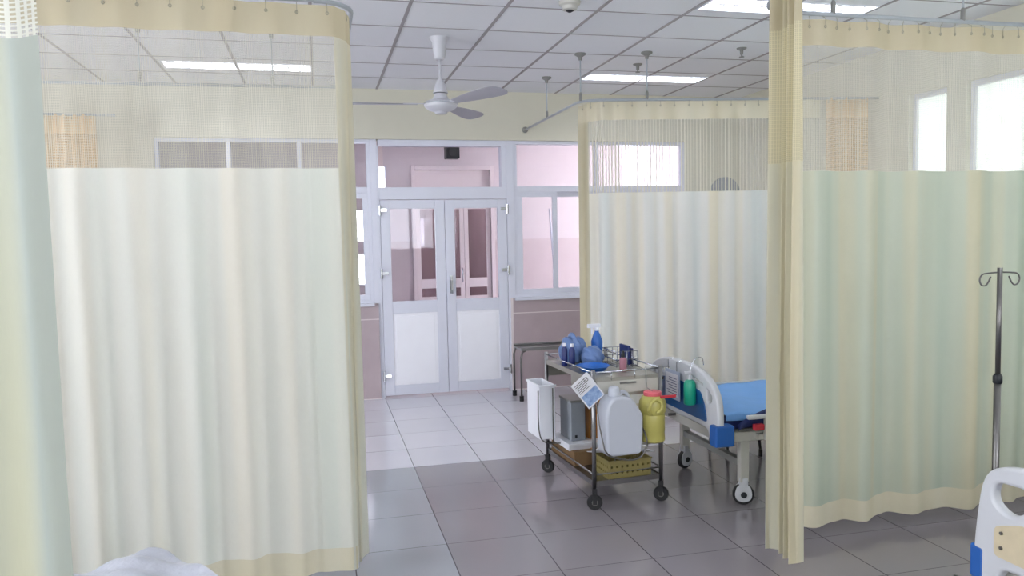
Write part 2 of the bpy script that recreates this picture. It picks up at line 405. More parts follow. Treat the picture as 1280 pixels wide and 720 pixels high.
struct(box('baseboard_right', 'dado', None, XR-.012, XR, YB, WY, 0, .1))

# added corridor lamp (unseen above the door head, put in to light the pink corridor)
for i, (lx, ly) in enumerate([(1.2, 8.9), (3.2, 8.9), (4.9, 8.9), (1.75, 11.6)]):
    t = thing('added_corridor_lamp', (lx, ly, 3.03), None, 'lamp', 'added corridor lamps')
    t['label'] = 'added ceiling lamp, unseen, lighting the pink corridor behind the glass door'
    box('lamp_housing', 'fix', t, -.62, .62, -.09, .09, -.05, 0)
    box('lamp_diffuser', emis('added corridor lamp', (1, .97, .97, 1), 3.6 if i < 3 else 12.0), t, -.6, .6, -.07, .07, -.062, -.0505)

# ------------------------------------------------------------------ windows and door of the back wall
def frame(mb, x0, x1, z0, z1, y0, y1, wd): 
    mb.box(x0, x1, y0, y1, z0, z0+wd); mb.box(x0, x1, y0, y1, z1-wd, z1); mb.box(x0, x0+wd, y0, y1, z0+wd, z1-wd); mb.box(x1-wd, x1, y0, y1, z0+wd, z1-wd); return mb
def back_window(name, x0, x1, sashes, trans):
    f = MB(); y0, y1 = WY+.03, WY+.10
    frame(f, x0, x1, .95, 2.55, y0, y1, .035); f.box(x0+.035, x1-.035, y0, y1, 2.03, 2.09)
    for x in trans: f.box(x-.02, x+.02, y0, y1, 2.09, 2.515)
    w_ = struct(f.build(name, 'alu', bevel=.003))
    struct(MB().box(x0+.035, x1-.035, WY+.06, WY+.066, 2.09, 2.515).build('pane', 'glass', w_))
    for i, (a, b) in enumerate(sashes):
        yy = WY+.035 + (.03 if i % 2 else 0)
        s = frame(MB(), a, b, .985, 2.03, yy, yy+.028, .05).build('sash', 'alu', w_, bevel=.002)
        MB().box(a+.05, b-.05, yy+.011, yy+.016, 1.035, 1.98).build('pane', 'glass', s)
    MB().box(x0-.02 if x0 > 0 else x0, x1+.02 if x1 < 0 else x1, WY-.03, WY+.03, .925, .955).build('sill', 'alu', w_, bevel=.004)
    return w_
back_window('window_1', -1.42, .52, [(-1.385, -.72), (-.76, -.10), (-.14, .485)], [-.78, -.14])
back_window('window_2', 1.96, 3.86, [(1.995, 2.42), (2.38, 3.10), (3.06, 3.825)], [2.86])
# left window's dark bar as seen: sliding sashes; door set
dset = MB(); y0, y1 = WY+.02, WY+.13
dset.box(.52, .585, y0, y1, 0, 2.55).box(1.88, 1.96, y0, y1, 0, 2.55).box(.60, 1.88, y0, y1, 2.49, 2.55).box(.60, 1.88, y0, y1, 1.965, 2.085)
dset.box(.585, .60, y0, y1, 0, 2.49).box(1.83, 1.88, y0, y1, 2.085, 2.49)
door = struct(dset.build('door_1', 'alu', bevel=.003))
MB().box(.65, 1.83, WY+.07, WY+.076, 2.085, 2.49).build('pane', 'glass', door)
for (a, b, side) in [(.603, 1.238, 0), (1.243, 1.877, 1)]:
    lf = MB(); ya, yb = WY+.025, WY+.065; st = .095
    lf.box(a, a+st, ya, yb, .02, 1.96).box(b-st, b, ya, yb, .02, 1.96).box(a+st, b-st, ya, yb, 1.875, 1.96).box(a+st, b-st, ya, yb, .84, .96).box(a+st, b-st, ya, yb, .02, .12)
    leaf = lf.build('door_leaf', 'alu', door, bevel=.003)
    MB().box(a+st, b-st, ya+.017, ya+.022, .96, 1.875).build('pane', 'glass', leaf)
    p = MB().box(a+st, b-st, ya+.01, ya+.03, .12, .84); p.box(a+st+.03, b-st-.03, ya+.004, ya+.012, .15, .81)
    p.build('lower_panel', 'wpanel', leaf, bevel=.002)
    hx = a-.005 if side == 0 else b+.005
    for hz in (1.86, 1.24, .22):
        h = MB().tube([(hx, WY+.008, hz-.05), (hx, WY+.008, hz+.05)], .013, 10); sgn = 1 if side == 0 else -1
        h.box(min(hx, hx+sgn*.07), max(hx, hx+sgn*.07), WY+.008, WY+.026, hz-.012, hz+.018)
        h.build('hinge', 'chrome', leaf, bevel=.002)
    if side == 1:
        MB().box(a+.03, a+.06, WY-.005, WY+.03, 1.02, 1.20).tube([(a+.045, WY-.03, 1.06), (a+.045, WY-.03, 1.16)], .008).build('door_handle', 'chrome', leaf)
# right wall windows
for i, (a, b) in enumerate([(4.88, 5.26), (3.75, 4.70), (1.2, 2.9)]):
    f = MB()
    for (p, q) in ([(a, b)] if b-a < .6 else [(a, (a+b)/2), ((a+b)/2, b)]):
        f.box(XR+.04, XR+.09, p, q, .95, .99).box(XR+.04, XR+.09, p, q, 2.58, 2.62).box(XR+.04, XR+.09, p, p+.035, .99, 2.58).box(XR+.04, XR+.09, q-.035, q, .99, 2.58)
    wd = struct(f.build('window_%d' % (i+3), 'alu', bevel=.002))
    MB().box(XR+.06, XR+.066, a+.03, b-.03, .98, 2.59).build('pane', 'frosted', wd)

for i, (a, b) in enumerate([(1.8, 4.8)]):  # left wall window, unseen, added for more daylight
    f = MB(); n = 3
    for j in range(n):
        p = a+(b-a)*j/n; q = a+(b-a)*(j+1)/n
        f.box(XL-.10, XL-.05, p, q, .95, .99).box(XL-.10, XL-.05, p, q, 2.66, 2.70).box(XL-.10, XL-.05, p, p+.03, .99, 2.66).box(XL-.10, XL-.05, q-.03, q, .99, 2.66)
    wd = struct(f.build('window_%d' % (i+10), 'alu')); MB().box(XL-.08, XL-.075, a+.02, b-.02, .97, 2.68).build('pane', 'glass', wd)
for i, (a, b) in enumerate([(-3.2, -1.0), (1.0, 3.2)]):  # windows behind the camera, added to brighten the ceiling with daylight
    f = MB(); n = 4
    for j in range(n): frame(f, a+(b-a)*j/n, a+(b-a)*(j+1)/n, 1.3, 2.7, YB-.10, YB-.05, .03)
    wd = struct(f.build('window_%d' % (i+11), 'alu')); MB().box(a+.02, b-.02, YB-.08, YB-.075, 1.32, 2.68).build('pane', 'glass', wd)

# far double door of the corridor
fd = MB(); fd.box(1.17, 1.215, FY-.03, FY+.10, 0, 2.49).box(2.19, 2.24, FY-.03, FY+.10, 0, 2.49).box(1.215, 2.19, FY-.03, FY+.10, 2.44, 2.49).box(1.215, 2.19, FY+.05, FY+.10, 2.06, 2.44)
fdoor = struct(fd.build('door_2', 'cream_door', bevel=.004))
for (a, b) in [(1.22, 1.55), (1.553, 1.835), (1.84, 2.185)]:
    l = MB(); st = .055; ya, yb = FY+.01, FY+.045
    zs = [(0.02, .12), (.76, .82), (.93, 1.05), (1.94, 2.05)]
    l.box(a, a+st, ya, yb, .02, 2.05).box(b-st, b, ya, yb, .02, 2.05)
    for z0, z1 in zs: l.box(a+st, b-st, ya, yb, z0, z1)
    l.box(a+st, b-st, ya+.01, yb-.01, .12, .76)
    lf = l.build('door_leaf', 'cream_door', fdoor, bevel=.003)
    for z0, z1 in [(.82, .93), (1.05, 1.94)]: MB().box(a+st, b-st, ya+.015, ya+.02, z0, z1).build('pane', 'mauve_glass', lf)
MB().tube(smoothpath([(1.80, FY+.005, 1.0), (1.80, FY-.04, 1.02), (1.80, FY-.04, 1.16), (1.80, FY+.005, 1.18)], 4), .009).build('door_handle', 'chrome', fdoor, smooth=True)
# far bright windows
for i, (a, b, z0, z1) in enumerate([(.70, .86, 2.20, 2.49), (.30, .63, 1.54, 1.95), (.30, .63, 1.0, 1.40), (4.02, 4.9, 1.6, 2.85)]):
    wd = struct(frame(MB(), a, b, z0, z1, FY+.02, FY+.06, .012).build('window_%d' % (i+6), 'alu'))
    MB().box(a, b, FY+.038, FY+.042, z0, z1).build('pane', 'glass', wd)
# black loudspeaker box on the corridor wall
t = thing('wall_speaker', (1.66, 9.75, 2.56), 'small black box speaker mounted high behind the glass over the door', 'speaker')
box('cabinet', 'black', t, -.085, .085, -.08, .08, -.005, .175, bevel=.008)
MB().lathe([(.02, -.002), (.055, -.002), (.06, -.006), (.05, -.006)], (0, -.082, .075), 20, 'y').build('speaker_cone', 'rubber', t, smooth=True)
box('bracket', 'dsteel', t, -.015, .015, .08, .25, .07, .10)
t = tag(MB().tube([(2.98, 9.55, 0), (2.90, 9.70, 1.92)], .013, 8).build('broom_handle', 'alu', smooth=True), 'thin white pole leaning upright in the corridor behind the right window', 'pole')
# round wall vent
t = thing('wall_vent', (4.31, WY, 2.0), 'round dark louvred vent high on the cream back wall by the corner', 'vent')
MB().lathe([(.155, 0), (.175, 0), (.175, -.03), (.155, -.03)], (0, 0, 0), 32, 'y').build('rim', 'gbox', t, smooth='angle')
MB().lathe([(.001, -.004), (.155, -.004), (.155, -.008), (.001, -.008)], (0, 0, 0), 32, 'y').build('back_plate', 'rubber', t)
sl = MB()
for i in range(-5, 6):
    x = i*.028; h = math.sqrt(.153**2-x*x); sl.box(x-.007, x+.007, -.025, -.009, -h, h)
sl.build('louvres', 'vent', t)

# ------------------------------------------------------------------ ceiling things
def fixture(x, y, label):
    t = thing('ceiling_light', (x, y, ZC), label, 'ceiling light', 'recessed ceiling lights')
    f = MB(); e = .012
    f.box(0, LW, 0, e, -.006, .07).box(0, LW, LD-e, LD, -.006, .07).box(0, e, e, LD-e, -.006, .07).box(LW-e, LW, e, LD-e, -.006, .07).box(0, LW, 0, LD, .07, .08)
    f.build('frame', 'fix', t)
    box('lit_panel', 'lit', t, e, LW-e, e, LD-e, .03, .034)
    g = MB(); n = 12
    for i in range(1, n): xx = LW*i/n; g.box(xx-.002, xx+.002, e, LD-e, .0, .028)
    g.box(e, LW-e, LD/2-.002, LD/2+.002, 0, .028); g.build('louvre', 'fix', t)
    return t
LL = ['recessed louvre ceiling light above the far bed curtain', 'recessed louvre ceiling light at the top edge, cut by the gathered curtain',
      'recessed louvre ceiling light seen through the net of the left curtain', None, None, None, None, None, None, None]
for (x, y), lb in zip(LIGHTS, LL): fixture(x, y, lb or 'recessed louvre ceiling light outside the picture, added to light the ward')  # unlabelled ones lie outside the picture, put in for their light

def hanger(x, y, zr, label, group='curtain rail hangers'):
    t = thing('rail_hanger', (x, y, zr), label, 'rail hanger', group); L = ZC - zr
    MB().tube([(0, 0, 0), (0, 0, L-.015)], .006, 8).build('rod', 'rail', t, smooth=True)
    MB().lathe([(.045, L), (.045, L-.012), (.016, L-.03), (.012, L-.055)][::-1], (0,0,0), 16).build('ceiling_plate', 'grey', t, smooth='angle')
    MB().lathe([(.010, 0), (.012, .01), (.012, .055), (.007, .07)], (0,0,0), 12).build('rail_clamp', 'grey', t, smooth='angle')
ZR = 2.655
hanger(2.085, 6.05, ZR, 'rail hanger rod at the corner of the far bed curtain')
hanger(2.085, 7.0, ZR, 'rail hanger rod holding the bare rail near the back wall')
hanger(2.60, 5.92, ZR, 'rail hanger rod in front of the small far ceiling light')
hanger(2.52, 3.47, ZR, 'rail hanger rod against the big ceiling light, above the right curtain')
hanger(3.29, 3.47, ZR, 'rail hanger rod above the right curtain, nearer the right picture edge')
hanger(-1.10, 5.70, ZR, 'left hanger rod seen through the net of the left curtain')
hanger(-.26, 5.72, ZR, 'right hanger rod seen through the net of the left curtain')
def rail(name, pts, label):
    P = [Vector(p) for p in pts]; mb = MB(); mb.tube(P, .011, 8)
    return tag(mb.build(name, 'rail', smooth=True), label, 'curtain rail', 'curtain rails')
def arc(cx, cy, r, a0, a1, n=8): return [(cx+r*math.cos(math.radians(a0+(a1-a0)*i/n)), cy+r*math.sin(math.radians(a0+(a1-a0)*i/n)), ZR) for i in range(n+1)]
rail('curtain_rail', [(2.08, WY, ZR), (2.08, 6.18, ZR)] + arc(2.26, 6.16, .18, 180, 260) + [(XR, 5.60, ZR)], 'white curtain rail running from the back wall and turning over the far bed curtain')
rail('curtain_rail', [(XR, 3.47, ZR), (2.30, 3.47, ZR)] + arc(2.26, 3.29, .18, 90, 180) + [(2.08, 1.2, ZR)], 'grey curtain rail above the right curtain, turning forward at the gathered curtain')
rail('curtain_rail', [(XL, 3.66, ZR), (.02, 3.66, ZR)] + arc(.02, 3.84, .17, -90, 0) + [(.19, 5.7, ZR)], 'curtain rail carrying the large left curtain')
rail('curtain_rail', [(XL, 5.9, ZR), (.19, 5.71, ZR)], 'rail seen through the net of the large left curtain')
rail('curtain_rail', [(XL, 1.27, ZR), (-.2, 1.27, ZR)], 'rail over the nearest left curtain, above the picture')
MB_ = MB().lathe([(.03, 0), (.03, -.02), (.012, -.05)], (2.08, WY, ZR), 16, 'y')
tag(MB_.build('rail_wall_mount', 'grey', smooth='angle'), 'small grey bracket fixing the bare rail to the wall over the right window', 'bracket')
# smoke detector and sprinklers
t = thing('smoke_detector', (1.565, 4.726, ZC), 'cream smoke detector on the ceiling at the top edge', 'smoke detector')
MB().lathe([(.03, -.055), (.045, -.05), (.05, -.03), (.065, -.02), (.068, 0)], (0,0,0), 24).build('housing', 'beige', t, smooth='angle')
MB().lathe([(.008, -.066), (.02, -.06), (.028, -.054)], (0,0,0), 12).build('sensor', 'rubber', t, smooth='angle')
for (x, y, lb) in [(2.704, 6.349, 'small ceiling sprinkler above the far lit panel, without a rod'), (3.297, 5.674, 'ceiling sprinkler nearest the gathered curtain on the right')]:
    t = thing('sprinkler', (x, y, ZC), lb, 'sprinkler', 'ceiling sprinklers')
    MB().lathe([(.04, 0), (.038, -.008), (.014, -.02), (.012, -.05)][::-1], (0,0,0), 16).build('flange', 'grey', t, smooth='angle')
    MB().lathe([(.006, -.075), (.02, -.072), (.02, -.068), (.006, -.065), (.006, -.045)], (0,0,0), 12).build('head', 'grey', t)
# fan
t = thing('ceiling_fan', (.903, 5.73, ZC), 'white three-blade ceiling fan hanging on a rod in front of the back wall', 'ceiling fan')
MB().lathe([(.028, -.16), (.04, -.15), (.055, -.03), (.07, -.012), (.072, 0)], (0,0,0), 28).build('canopy', 'fan', t, smooth='angle')
MB().tube([(0,0,-.15), (0,0,-.40)], .011, 12).build('downrod', 'fan', t, smooth=True)
MB().lathe([(.018, -.30), (.03, -.32), (.05, -.38), (.055, -.395)][::-1], (0,0,0), 24).build('lower_canopy', 'fan', t, smooth='angle')
MB().lathe([(.02, -.548), (.04, -.545), (.05, -.53), (.09, -.518), (.118, -.495), (.122, -.475), (.11, -.458), (.06, -.44), (.04, -.40)], (0,0,0), 32).build('motor', 'fan', t, smooth='angle')
MB().lathe([(.116, -.480), (.125, -.478), (.125, -.470), (.116, -.468)], (0,0,0), 32).build('motor_ring', 'chrome', t)
for ang in (-63, 57, 177):
    R = Matrix.Rotation(math.radians(ang), 4, 'Z')
    outl = [(.17,-.035),(.33,-.062),(.53,-.082),(.66,-.080),(.71,-.045),(.715,.01),(.69,.05),(.60,.066),(.40,.055),(.17,.03)]
    outl = [tuple(v[:2]) for v in smoothpath([(a,b,0) for a,b in outl], 3)]
    mb = MB(); mb.prism(outl, -.002, .002, 'z')
    tw = Matrix.Translation((0,0,-.478)) @ R @ Matrix.Rotation(math.radians(-14), 4, 'X')
    for v in mb.b.verts: v.co = tw @ v.co
    bl = mb.build('blade', 'fan_blade', t)
    mb = MB(); mb.prism([(.10,-.018),(.16,-.014),(.20,-.03),(.27,-.03),(.27,.025),(.20,.025),(.16,.012),(.10,.018)], .0025, .007, 'z')
    for v in mb.b.verts: v.co = tw @ v.co
    mb.build('blade_arm', 'fan', bl)

# ------------------------------------------------------------------ curtains
def curtain(label, path, P, A, zt=2.62, zh=2.50, zn=1.90, zb=.08, hem=.11, mats=('cloth_tan','net','cloth','cloth_hem'), seed=1, hooks=True, side=None, bind=.15, flare=1.0, du=.006, phase=0.0, group='bed curtains', drift=.0, name='bed_curtain', hookp=.08, top_amp=.5):
    """path: list of (x,y); P fold period, A fold depth. Cloth length = path arc stretched by its folds"""
    rnd = random.Random(seed); pts = [Vector((x, y)) for x, y in path]
    seg = [(b-a).length for a, b in zip(pts, pts[1:])]; L = sum(seg)
    ph = [rnd.uniform(0, 6.28) for _ in range(6)]
    org = Vector((pts[0].x, pts[0].y, 0))
    def at(s):
        for i, q in enumerate(seg):
            if s <= q or i == len(seg)-1:
                d = (pts[i+1]-pts[i])/q; nrm = Vector((-d.y, d.x)); return pts[i] + d*s, d, nrm
            s -= q
    def fold(s, z):
        k = (zt - z)/(zt-zb)
        a = A*(top_amp + (1-top_amp)*min(1, k*1.6)**.8*flare)
        q = 2*PI*s/P + phase + .5*math.sin(2*PI*s/(P*3.3)+ph[0]) + .35*drift*k*math.sin(2*PI*s/(P*4.1)+ph[4])
        w1 = math.sin(q) + .28*math.sin(2*q+ph[1])*k + .45*math.sin(2*PI*s/(P*2.35)+ph[2]+.6*k*drift)
        return a*w1, a*.35*math.cos(q+ph[3])*k
    def P3(s, z):
        p, d, nrm = at(min(max(s, 0), L)); f, g = fold(s, z)
        q = p + nrm*f + d*g
        return Vector((q.x, q.y, z)) - org
    # arc length for even cloth texture
    nu = max(8, int(L/du)); arcs = [0.0]
    for i in range(nu): arcs.append(arcs[-1] + (P3(L*(i+1)/nu, .9)-P3(L*i/nu, .9)).length)
    t = thing(name, org, label, 'curtain', group)
    zones = [('header_band', zh, zt, mats[0], 3), ('net_panel', zn, zh, mats[1], 8), ('cloth_panel', zb+hem, zn, mats[2], 22), ('hem', zb, zb+hem, mats[3], 3)]
    for nm, z0, z1, mt, nz in zones:
        mb = MB()
        mb.grid(lambda u, v: P3(L*u, z0+(z1-z0)*v), nu, nz, lambda u, v: (arcs[min(nu, int(round(u*nu)))], z0+(z1-z0)*v))
        mb.build(nm, mt, t, smooth=True, keep_normals=True)
    if side:   # straw coloured side binding(s) just off the cloth edge
        for e in side:
            mb = MB(); wd = bind
            s0 = 0 if e == 0 else L-wd
            def Q(u, v, off=.0015):
                s = s0+wd*u; z = zb + (zh-zb)*v; p, d, nrm = at(s); q = P3(s, z) ; return q + Vector((nrm.x, nrm.y, 0))*off
            mb.grid(Q, 26, 30, lambda u, v: (u*wd, v*2.5)); mb.grid(lambda u, v: Q(u, v, -.0015), 26, 30, lambda u, v: (u*wd, v*2.5))
            mb.build('side_binding', 'cloth_y' if bind < .2 else 'cloth_m', t, smooth=True, keep_normals=True)
    if hooks:
        n = int(L/hookp)
        for i in range(n):
            s = (i+.5)*L/n; p, d, nrm = at(s); a = P3(s, zt-.035)
            b = Vector((p.x, p.y, ZR-.012)) - org; nn = Vector((nrm.x, nrm.y, 0))
            MB().tube([b, Vector((a.x, a.y, zt+.006))-nn*.004, a-nn*.006, a-Vector((0,0,.008))-nn*.003], .0013, 5).tube([a-nn*.004+Vector((d.x*.0065*math.cos(q), d.y*.0065*math.cos(q), .0065*math.sin(q))) for q in [2*PI*j/10 for j in range(10)]], .0014, 4, closed=True).build('hook', 'ring', t)
    return t
# large left curtain
curtain('large cream curtain with net top filling the left half of the picture', [(-1.55, 3.66), (-.02, 3.66), (.10, 3.68), (.165, 3.74), (.185, 3.95)], .21, .020, zt=2.635, zn=1.915, zb=.05, seed=4, hookp=.13, top_amp=.35, side=[1], bind=.30, mats=('cloth_tan','net','cloth','cloth_hem'), drift=1.2)
# nearest curtain at the left edge
curtain('nearest curtain, a mint and yellow strip down the left picture edge', [(-1.9, 1.27), (-.375, 1.27)], .16, .030, zt=2.62, zn=1.895, seed=11, mats=('cloth_tan','net_big','cloth_near','cloth_hem'), hooks=False, drift=1)
# gathered curtain, right of centre
curtain('narrow gathered pale yellow curtain hanging beside the foot of the far bed', [(2.08, 3.30), (2.08, 3.06)], .062, .042, zt=2.64, zn=1.90, seed=3, mats=('cloth_tan','net_y','cloth_y','cloth_y'), hooks=True, hookp=.05, du=.0025, top_amp=.8)
# right curtain
curtain('wide curtain with grey-green cast and net top at the right, behind the drip stand', [(2.19, 3.44), (2.36, 3.47), (4.38, 3.47)], .31, .034, zt=2.625, zn=1.885, seed=9, drift=1, hookp=.077, mats=('cloth_tan','net','cloth_g','cloth_hem'))
# far bed curtain, two lengths
curtain('far pale curtain drawn behind the bed with blue sheet', [(2.13, 6.24), (2.16, 6.10), (2.24, 6.0), (2.4, 5.965), (4.02, 5.685)], .17, .015, zt=2.645, zn=1.92, seed=5, hookp=.11, mats=('cloth_hem','net_far','cloth_m','cloth_hem'), side=[0], group='far bed curtains')
curtain('peach curtain seen through the net of the right curtain', [(4.06, 5.68), (4.42, 5.62)], .06, .03, zt=2.66, zn=1.92, seed=6, hookp=.05, mats=('cloth_peach','net_peach','cloth_peach','cloth_peach'), du=.003, group='peach curtains')
curtain('peach curtain seen through the net of the left curtain, at its left end', [(-2.45, 7.2), (-1.75, 7.2)], .07, .03, zt=2.66, zn=1.92, seed=8, hookp=.05, mats=('cloth_peach','net_peach','cloth_peach','cloth_peach'), du=.003, group='peach curtains')
rail('curtain_rail', [(XL, 7.2, ZR), (-1.6, 7.2, ZR)], 'short rail holding the peach curtain behind the left curtain')

# ------------------------------------------------------------------ beds
def caster(parent, x, y, R=.062, shroud='abs', rz=0.0, name='caster', zt=.16):
    c = bpy.data.objects.new(name, None)
    mb = MB(); rot = Matrix.Translation((x, y, 0)) @ Matrix.Rotation(rz, 4, 'Z')
    if shroud:
        pr = [(-.052, R), (-.040, R+.045), (-.018, R+.062), (.018, R+.062), (.040, R+.045), (.050, R), (.040, R-.032), (0, R-.047), (-.040, R-.032)]
        mb.prism(rounded(pr, .02, 4), -.024, -.016, 'y'); mb.prism(rounded(pr, .02, 4), .016, .024, 'y'); mb.box(-.025, .025, -.024, .024, R+.05, zt)
        for v in mb.b.verts: v.co = rot @ v.co
        cs = mb.build(name, shroud, parent, bevel=.003)
    else:
        mb.box(-.014, .014, -.014, .014, R*2+.002, zt).box(-.012, .012, -.019, -.013, R-.01, R*2+.006).box(-.012, .012, .013, .019, R-.01, R*2+.006).box(-.012, .012, -.019, .019, R*2, R*2+.006)
        mb.box(.01, .045, -.008, .008, R*.8, R*.8+.006)
        for v in mb.b.verts: v.co = rot @ v.co
        cs = mb.build(name, 'rubber', parent)
    wmb = MB(); w2 = .014 if shroud else .012
    wmb.lathe([(R*.5, -w2), (R*.92, -w2), (R, -w2*.6), (R, w2*.6), (R*.92, w2), (R*.5, w2)], (0, 0, R), 28, 'y')
    for v in wmb.b.verts: v.co = rot @ v.co
    wmb.build('wheel', 'rubber', cs, smooth='angle')
    hb = MB().lathe([(.018, -.028 if shroud else -.016), (.018, .028 if shroud else .016)], (0, 0, R), 16, 'y')
    for v in hb.b.verts: v.co = rot @ v.co
    hb.build('hub', 'black' if shroud else 'dsteel', cs)
    return cs

def bed(loc, label, style, sheet_label):
    t = thing('hospital_bed', loc, label, 'bed')
    def panel(x, nm, board):
        if style == 'arch':
            top = [(-.47,.42),(-.475,.55),(-.45,.66),(-.36,.74),(-.20,.785),(0,.795)]
        else:
            top = [(-.47,.42),(-.455,.60),(-.425,.745),(-.34,.797),(-.17,.81),(0,.812)]
        top = [tuple(v[:2]) for v in smoothpath([(a,b,0) for a,b in top], 4)]
        under = [(-.39,.405),(-.37,.455),(-.30,.475),(0,.475)]
        u2 = [tuple(v[:2]) for v in smoothpath([(a,b,0) for a,b in under], 3)]
        half = [(-.455,.385)] + top
        outline = half + [(-a, b) for a, b in half[::-1]][1:] + [(.405,.385)] + [(-a, b) for a, b in u2] + [p for p in u2[::-1]][1:] + [(-.405,.385)]
        if style == 'arch':
            holes = [rounded([(s*.40,.60),(s*.43,.66),(s*.34,.715),(s*.345,.60)], .03) for s in (-1, 1)]
            holes += [rounded([(s*.31,.725),(s*.13,.75),(s*.13,.70),(s*.31,.69)], .012) for s in (-1, 1)]
        else:
            holes = [rounded([(s*.415,.67),(s*.405,.757),(s*.26,.765),(s*.235,.69),(s*.33,.628)], .045) for s in (-1, 1)]
        p = curve_plate(nm, outline, holes, .04, 'abs', t, bevel=.012, at=x)
        bd = MB(); ins = [(-.385,.50),(-.385,.60),(-.30,.63),(-.22,.645),(0,.65)] if style != 'arch' else [(-.36,.50),(-.33,.60),(-.28,.665),(-.15,.68),(0,.685)]
        bo = ins + [(-a, b) for a, b in ins[::-1]][1:] 
        sx = -1 if x < 1 else 1
        bd.prism(rounded(bo, .02, 3), x+sx*.020, x+sx*.026, 'x'); bd.build('board', board, p)
        if style != 'arch' and x < 1:
            for (yy, zz) in [(.355,.585),(.355,.535),(.25,.62),(.25,.515),(-.355,.585),(-.355,.535)]:
                MB().lathe([(.006, 0), (.006, .006)], (x-.031, yy, zz), 8, 'x').build('rivet', 'dsteel', p)
            MB().prism(circle(.20, .545, .035, .022, 14), x-.030, x-.026, 'x').build('emblem', 'blue', p)
        for s in (-1, 1):
            q0, q1, xa, xb = (.425, .505, .045, .075) if style == 'arch' else (.43, .492, .022, .06)
            y0_, y1_ = sorted((s*q0, s*q1))
            MB().box(x-xa, x+xb, y0_, y1_, .385, .505).build('corner_bumper', 'blue', p, bevel=.012)
        return p
    pf = panel(0, 'footboard', 'board' if style == 'arch' else 'boardbeige'); ph = panel(2.06, 'headboard', 'board' if style == 'arch' else 'boardbeige')
    fr = MB()
    for s in (-1, 1): fr.box(.03, 2.03, s*.40-.02, s*.40+.02, .385, .44)
    fr.box(.03, .08, -.38, .38, .385, .44).box(1.98, 2.03, -.38, .38, .385, .44).box(.9, .95, -.38, .38, .385, .44)
    fr.build('frame', 'beige', t, bevel=.004)
    MB().box(.03, 2.03, -.40, .40, .441, .452).build('deck', 'grey', t)
    for x in (.2, 1.85):
        for s in (-1, 1):
            MB().box(x-.028, x+.028, s*.375-.02, s*.375+.02, .135, .386).build('leg', 'beige', t, bevel=.004)
            caster(t, x, s*.375, rz=0.35*s)
        MB().box(x-.02, x+.02, -.355, .355, .225, .262).build('cross_beam', 'grey', t)
    # mattress
    mb = MB(); mb.box(.05, 2.0, -.40, .40, .453, .535); mb.build('mattress', 'navy', t, bevel=.02)
    # crank
    MB().tube([(-.02, .16, .43), (.02, .16, .43), (.3, .16, .42)], .009).build('crank_rod', 'dsteel', t, smooth=True)
    if style == 'arch': MB().tube(smoothpath([(.0, .30, .405), (-.035, .30, .40), (-.05, .31, .37), (-.03, .36, .23), (-.05, .37, .205), (-.14, .38, .20)], 4), [.014]*17+[.016]*4).build('crank_handle', 'beige', t, smooth=True)
    # folded side rails
    for s in (-1, 1):
        r = MB().box(.17, 1.15, s*.47-.016, s*.47+.016, .525, .548)
        ro = r.build('side_rail', 'abs', t, bevel=.007)
        q = MB()
        for x in (.30, .55, .80, 1.05): q.box(x-.02, x+.02, s*.47-.008, s*.47+.008, .40, .526)
        q.box(.25, 1.10, s*.44-.018, s*.44+.022, .40, .43); q.build('rail_bracket', 'beige', ro)
        y0_, y1_ = sorted((s*.475, s*.505)); MB().box(.20, .26, y0_, y1_, .465, .50).build('release_button', 'red', ro, bevel=.004)
    return t
b1 = bed((2.16, 4.42, 0), 'white hospital bed with blue sheet behind the steel trolley', 'arch', '')
b2 = bed((2.18, 1.715, 0), 'hospital bed cut by the right picture edge, beige board on its white end', 'square', '')
# the sheet: covers the top, hangs unevenly over the near side
def sheet_fn(u, v):
    x = .07 + 1.86*u; w_ = v*1.12 - .14
    lift = .10*math.exp(-((x-.62)/.30)**2)
    drop_lim = .026 + .014*math.sin(7*x) + .006*math.sin(19*x)
    y = -.405 + w_
    zt = .550 + .006*math.sin(9*x+3*y) + .005*math.sin(23*x-11*y)
    if w_ < 0:
        yy = -.415 - .004; return Vector((x, yy+.01*math.sin(18*x), max(.40, zt + w_*(drop_lim/.14))))
    if y > .405: return Vector((x, .418, max(.46, zt-(y-.405))))
    return Vector((x, y, zt))
sh = MB().grid(sheet_fn, 60, 34).build('bed_sheet', 'sheet', smooth=True, solid=.003, loc=(2.16, 4.42, 0))
tag(sh, 'bright blue sheet spread over the mattress of the far bed', 'bed sheet')
fb = MB()
fb.grid(lambda u, v: Vector((.13+.80*u, -.436-.014*math.sin(PI*v)-.004*math.sin(14*u), .485+.115*math.sin(PI*min(1, u*1.0))**.7 - v*(.03+.10*math.sin(PI*u)))), 40, 10)
fbm = fb.build('dark_drape', 'navy', smooth=True, solid=.006, loc=(2.16, 4.42, 0)); tag(fbm, 'dark navy cloth slumped along the near edge of the far bed', 'cloth')
# items hanging on the foot of the far bed
t = thing('sanitizer_bottle', (2.105, 4.21, .575), 'green pump bottle hanging on the foot of the far bed', 'bottle')
MB().lathe([(.03, 0), (.036, .008), (.036, .12), (.028, .142), (.014, .15)], (0,0,0), 20).build('bottle_body', 'green', t, smooth='angle')
MB().lathe([(.014, .15), (.014, .172), (.006, .176), (.006, .19)], (0,0,0), 14).box(-.035, .01, -.008, .008, .188, .198).build('pump', 'abs', t, smooth='angle')
MB().tube(smoothpath([(.0, 0, .145), (.01, .01, .20), (.035, .0, .27), (.08, 0, .272), (.09, 0, .23)], 4), .003).build('hanging_wire', 'chrome', t, smooth=True)
t = thing('document_holder', (2.118, 4.46, .50), 'pale document holder hooked on the foot of the far bed, left of the green bottle', 'document holder')
box('holder', 'holder', t, -.008, 0, -.10, .10, .06, .24, bevel=.003)
MB().box(-.0105, -.009, -.085, .085, .08, .22).build('paper_sheet', 'paper', t)
ln = MB()
